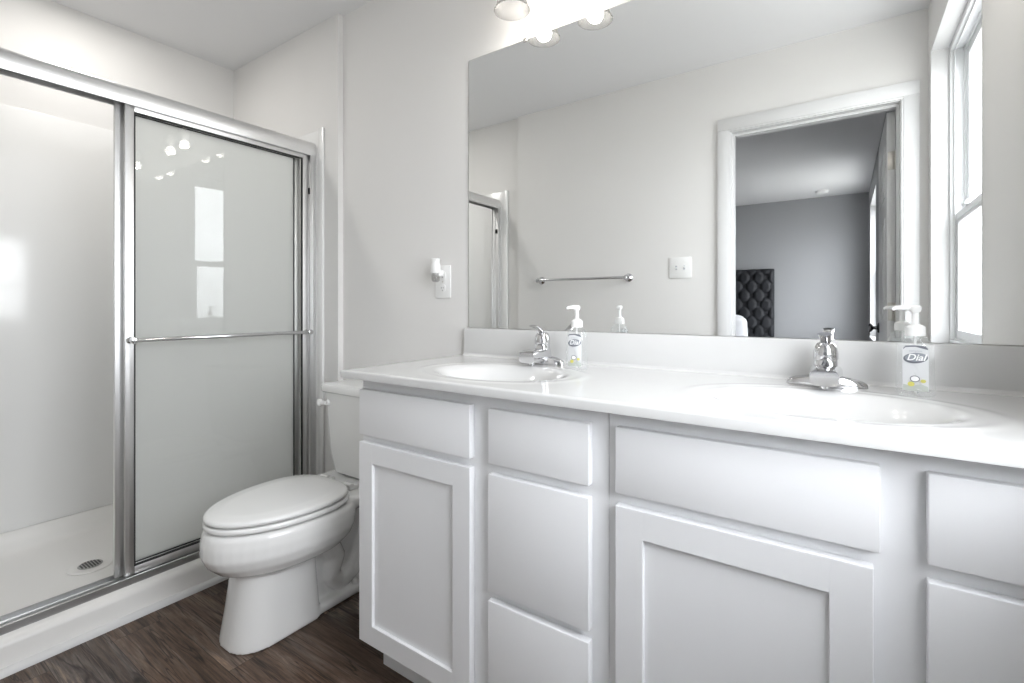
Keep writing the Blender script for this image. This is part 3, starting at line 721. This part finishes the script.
# ------------------------------------------------------------------ vanity lights (two bells each)
def vanity_light(xc, label):
    t = thing('vanity_light', label, 'wall light', (xc, D, 2.26), 'vanity lights above the mirror')
    MB().rings([rrect(xc, 2.26, .13, .055, 0, .05, 8), rrect(xc, 2.26, .13, .055, .012, .05, 8), rrect(xc, 2.26, .118, .044, .022, .043, 8)]).xf(Matrix(((1, 0, 0, 0), (0, 0, -1, D-.001), (0, 1, 0, 0), (0, 0, 0, 1)))).build('backplate', M['nickel'], t)
    for s in (-1, 1):
        x = xc+s*.1018; y = 1.33
        arm = MB().tube([(x*.35+xc*.65, D-.018, 2.26), (x*.7+xc*.3, D-.05, 2.275), (x, 1.345, 2.285), (x, y, 2.262), (x, y, 2.235)], [.008, .008, .008, .008, .010], 12)
        arm.lathe([(0, 0), (.024, 0), (.026, .004), (.022, .028), (.010, .036), (0, .036)], (x, y, 2.206), 24)
        a = arm.build('arm', M['nickel'], t)
        pr = [(.026, .134), (.033, .128), (.037, .11), (.041, .085), (.045, .060), (.048, .035), (.0525, .014), (.0585, .0015), (.0600, 0), (.0580, -.0008), (.0570, .001), (.0510, .013), (.0462, .034), (.0425, .060), (.0385, .085), (.0345, .11), (.030, .126), (.026, .1305)]
        MB().rings([[(x+r*math.cos(2*PI*k/40), y+r*math.sin(2*PI*k/40), 2.078+z) for k in range(40)] for r, z in pr], close=True).build('lamp_shade', M['shade'], t)
        bl = MB().lathe([(0, 0), (.012, .002), (.022, .012), (.026, .026), (.022, .042), (.014, .056), (.013, .070), (0, .070)], (x, y, 2.130), 24).build('bulb', M['bulb'], t)
        ld_ = bpy.data.lights.new('bulb_light', 'POINT'); ld_.energy = LAMP_W; ld_.color = (1, .95, .88); ld_.shadow_soft_size = .028
        lo = bpy.data.objects.new('bulb_light', ld_); COL.objects.link(lo); lo.parent = t; lo.location = Vector((x, y, 2.098))-org(t)
    return t
vanity_light(-.806, 'two-bell glass wall light above the left sink')
vanity_light(-.036, 'two-bell glass wall light above the right sink')

# recessed light in the shower ceiling
sx_, sy_ = -2.50, .66
rl = thing('recessed_light', 'round white recessed ceiling light above the shower', 'ceiling light', (sx_, sy_, H))
MB().lathe([(.070, -.0005), (.095, -.0005), (.094, -.006), (.085, -.009), (.072, -.007)], (sx_, sy_, H), 36, cap=False).build('trim_ring', M['plate'], rl)
MB().lathe([(0, -.001), (.071, -.001), (.071, -.005), (0, -.006)], (sx_, sy_, H), 36).build('diffuser', M['diffuser'], rl)
ld_ = bpy.data.lights.new('downlight', 'AREA'); ld_.shape = 'DISK'; ld_.size = .14; ld_.energy = SHOWER_W; ld_.color = (1, .97, .93)
lo = bpy.data.objects.new('downlight', ld_); COL.objects.link(lo); lo.parent = rl; lo.location = (0, 0, -.012)

# ------------------------------------------------------------------ outlet, plug-in, switch, towel bar
ox, oz = -1.312, 1.194
ot = thing('outlet_plate', 'white wall outlet plate left of the mirror', 'outlet', (ox, D, oz))
MB().box(ox-.040, ox+.040, D-.0055, D, oz-.064, oz+.064, .002).build('cover_plate', M['plate'], ot)
for dz in (-.026, .026):
    sk = MB().lathe([(0, 0), (.0168, 0), (.0165, .0015), (0, .0018)], (ox, D-.0055, oz+dz), 24, sy=1, axis=(0, -1, 0)).build('socket', M['plate'], ot)
    for dx, hh in ((-.0055, .006), (.0055, .0048)): MB().box(ox+dx-.001, ox+dx+.001, D-.0077, D-.007, oz+dz-hh/2+.002, oz+dz+hh/2+.002).build('slot', M['slot'], sk)
    MB().cyl((ox, D-.0077, oz+dz-.0085), (ox, D-.007, oz+dz-.0085), .0022, seg=10).build('slot', M['slot'], sk)
MB().cyl((ox, D-.0068, oz), (ox, D-.005, oz), .0032, seg=12).build('screw', M['nickel'], ot)
px, pz = ox-.004, oz+.030; py = D-.042
pg = thing('air_freshener', 'white plug-in air freshener with small glass bulb, plugged in wall outlet', 'air freshener', (px, D-.008, pz))
MB().box(px-.013, px+.013, D-.036, D-.0078, pz-.010, pz+.016, .005, 3).build('plug_housing', M['white_plastic'], pg)
MB().lathe([(0, 0), (.019, 0), (.0205, .003), (.020, .030), (.0175, .038), (.0165, .045), (.0195, .056), (.0185, .057), (.0135, .048), (0, .046)], (px, py, pz+.002), 28, sy=.85).build('body', M['white_plastic'], pg)
MB().lathe([(0, .0), (.010, .001), (.0155, .007), (.017, .016), (.0155, .025), (.0115, .030), (.011, .034), (0, .034)], (px, py, pz-.033), 24).build('oil_bulb', M['bulbglass'], pg)
MB().lathe([(0, 0), (.0125, 0), (.0125, .007), (0, .007)], (px, py, pz-.0048), 20).build('bulb_collar', M['grate'], pg)

swx, swz = -.797, 1.324
sw_ = thing('switch_plate', 'white two-gang switch plate beside the door casing, opposite the mirror', 'light switch', (swx, YO, swz))
MB().box(swx-.063, swx+.063, YO, YO+.0055, swz-.062, swz+.062, .002).build('cover_plate', M['plate'], sw_)
for dx in (-.023, .023):
    MB().box(swx+dx-.005, swx+dx+.005, YO+.0055, YO+.0065, swz-.012, swz+.012).build('toggle_slot', M['label_grey'], sw_)
    MB().box(-.0035, .0035, 0, .014, -.004, .004, .001, mtx=Matrix.Translation((swx+dx, YO+.005, swz))@Matrix.Rotation(.5 if dx > 0 else -.5, 4, 'X')).build('toggle', M['plate'], sw_)
    for dz in (-.03, .03): MB().cyl((swx+dx, YO+.005, swz+dz), (swx+dx, YO+.0068, swz+dz), .003, seg=10).build('screw', M['plate'], sw_)

tb = thing('towel_bar', 'empty chrome towel bar on the wall opposite the mirror', 'towel bar', (-1.43, YO, 1.275))
MB().cyl((-1.745, YO+.062, 1.275), (-1.112, YO+.062, 1.275), .0085, seg=18).build('rail', M['chrome'], tb)
for x in (-1.745, -1.112):
    MB().lathe([(0, 0), (.026, 0), (.027, .004), (.024, .010), (.013, .016), (.010, .022), (.010, .046), (.014, .052), (.016, .062), (.014, .071), (.008, .075), (0, .076)], (x, YO+.0005, 1.275), 28, axis=(0, 1, 0)).build('bracket', M['chrome'], tb)

# ------------------------------------------------------------------ bedroom seen in the mirror
bx1 = -.755; bw = 1.62; bx0 = bx1-bw; bc = (bx0+bx1)/2
bed = thing('bed', 'bed with tall black button-tufted headboard against the far bedroom wall', 'bed', (bc, BY+1.1, 0))
mb = MB(); bm = mb.bm; hbz0, hbz1 = .10, 1.585; hy = BY+.10
NXc, NZc = 130, 110; sxp, szp = .172, .118
def tuft(x, z):
    best = 9
    i0 = (x-bx1)/sxp; j0 = (z-hbz1)/szp
    dmin = 9; crease = 9
    for j in range(int(j0)-2, int(j0)+3):
        for i in range(int(i0)-2, int(i0)+3):
            cx_ = bx1-.09+(i+.5*(j % 2))*sxp; cz_ = hbz1-.11+j*szp
            dmin = min(dmin, math.hypot(x-cx_, z-cz_))
    u = ((x-(bx1-.09))/sxp); v = ((z-(hbz1-.11))/szp)
    a = (u-v/2) % 1; b_ = (u+v/2) % 1
    crease = min(min(a, 1-a), min(b_, 1-b_))
    d = .045*math.exp(-(dmin/.028)**2)+.016*math.exp(-(crease/.10)**2)
    ed = min(x-bx0, bx1-x, hbz1-z)
    return -d-(0.03*(1-min(1, ed/.03))**2)
gg = [[bm.verts.new((bx0+bw*i/NXc, hy+.04+tuft(bx0+bw*i/NXc, hbz0+(hbz1-hbz0)*j/NZc), hbz0+(hbz1-hbz0)*j/NZc)) for j in range(NZc+1)] for i in range(NXc+1)]
for i in range(NXc):
    for j in range(NZc): bm.faces.new((gg[i][j], gg[i+1][j], gg[i+1][j+1], gg[i][j+1]))
hb = mb.build('headboard', M['tuft'], bed, angle=80)
MB().box(bx0+.001, bx1-.001, BY+.016, hy+.012, hbz0, hbz1-.001, .012).build('headboard_frame', M['tuft'], hb)
for i in range(-1, 10):
    for j in range(0, 10):
        cx_ = bx1-.09-(i+.5*(j % 2))*sxp; cz_ = hbz1-.11-j*szp
        if bx0+.05 < cx_ < bx1-.05 and cz_ > .55: MB().lathe([(0, 0), (.012, 0), (.010, .006), (0, .008)], (cx_, hy-.014, cz_), 10, axis=(0, 1, 0)).build('button', M['tuft'], hb)
MB().box(bx0+.03, bx1-.03, hy+.045, hy+2.0, .14, .36, .02).build('bed_frame', M['tuft'], bed)
for x in (bx0+.09, bx1-.09):
    for y in (hy+.12, hy+1.92): MB().cyl((x, y, 0), (x, y, .145), .022, .03).build('leg', M['knob'], bed)
MB().box(bx0+.04, bx1-.04, hy+.05, hy+1.98, .361, .60, .05, 4).build('mattress', M['linen'], bed)
MB().box(bx0+.01, bx1-.01, hy+.72, hy+2.0, .40, .65, .06, 4).build('duvet', M['linen'], bed)
def pillow(x, y, z, tilt, label, yaw=0):
    rs = []; n = 36
    for k, (f, h_) in enumerate(((.90, -.058), (.97, -.035), (1, 0), (.97, .035), (.90, .058), (.72, .085), (.4, .10))):
        rs.append([(.33*f*math.copysign(abs(math.cos(a))**.45, math.cos(a))*(1-.04*math.cos(4*a)), .21*f*math.copysign(abs(math.sin(a))**.45, math.sin(a)), h_) for a in [2*PI*i/n for i in range(n)]])
    rs.insert(0, [(p[0]*.45, p[1]*.45, -.10) for p in rs[2]]); rs.insert(1, [(p[0]*.75, p[1]*.75, -.085) for p in rs[3]])
    mb = MB().rings(rs)
    o = mb.build('pillow', M['linen'], None, angle=80)
    o.location = (x, y, z); o.rotation_euler = (tilt, 0, yaw); tag(o, label, 'pillow', 'pillows on the bed')
    return o
pillow(-1.36, hy+.30, .80, math.radians(62), 'white pillow propped against the right part of the black headboard')
pillow(-2.05, hy+.30, .80, math.radians(62), 'white pillow propped against the left part of the black headboard', .05)
pillow(-1.30, hy+.56, .79, math.radians(55), 'white pillow leaning in front of the other pillow by the black headboard', -.06)

det = tag(MB().lathe([(0, 0), (.068, 0), (.068, -.010), (.060, -.028), (.045, -.034), (0, -.035)], (-.22, -3.98, H), 32).build('smoke_detector', M['plate'], None, loc=(-.22, -3.98, H)), 'round white smoke detector on the bedroom ceiling', 'smoke detector')

for o in bpy.data.objects:
    if 'org' in o.keys(): del o['org']
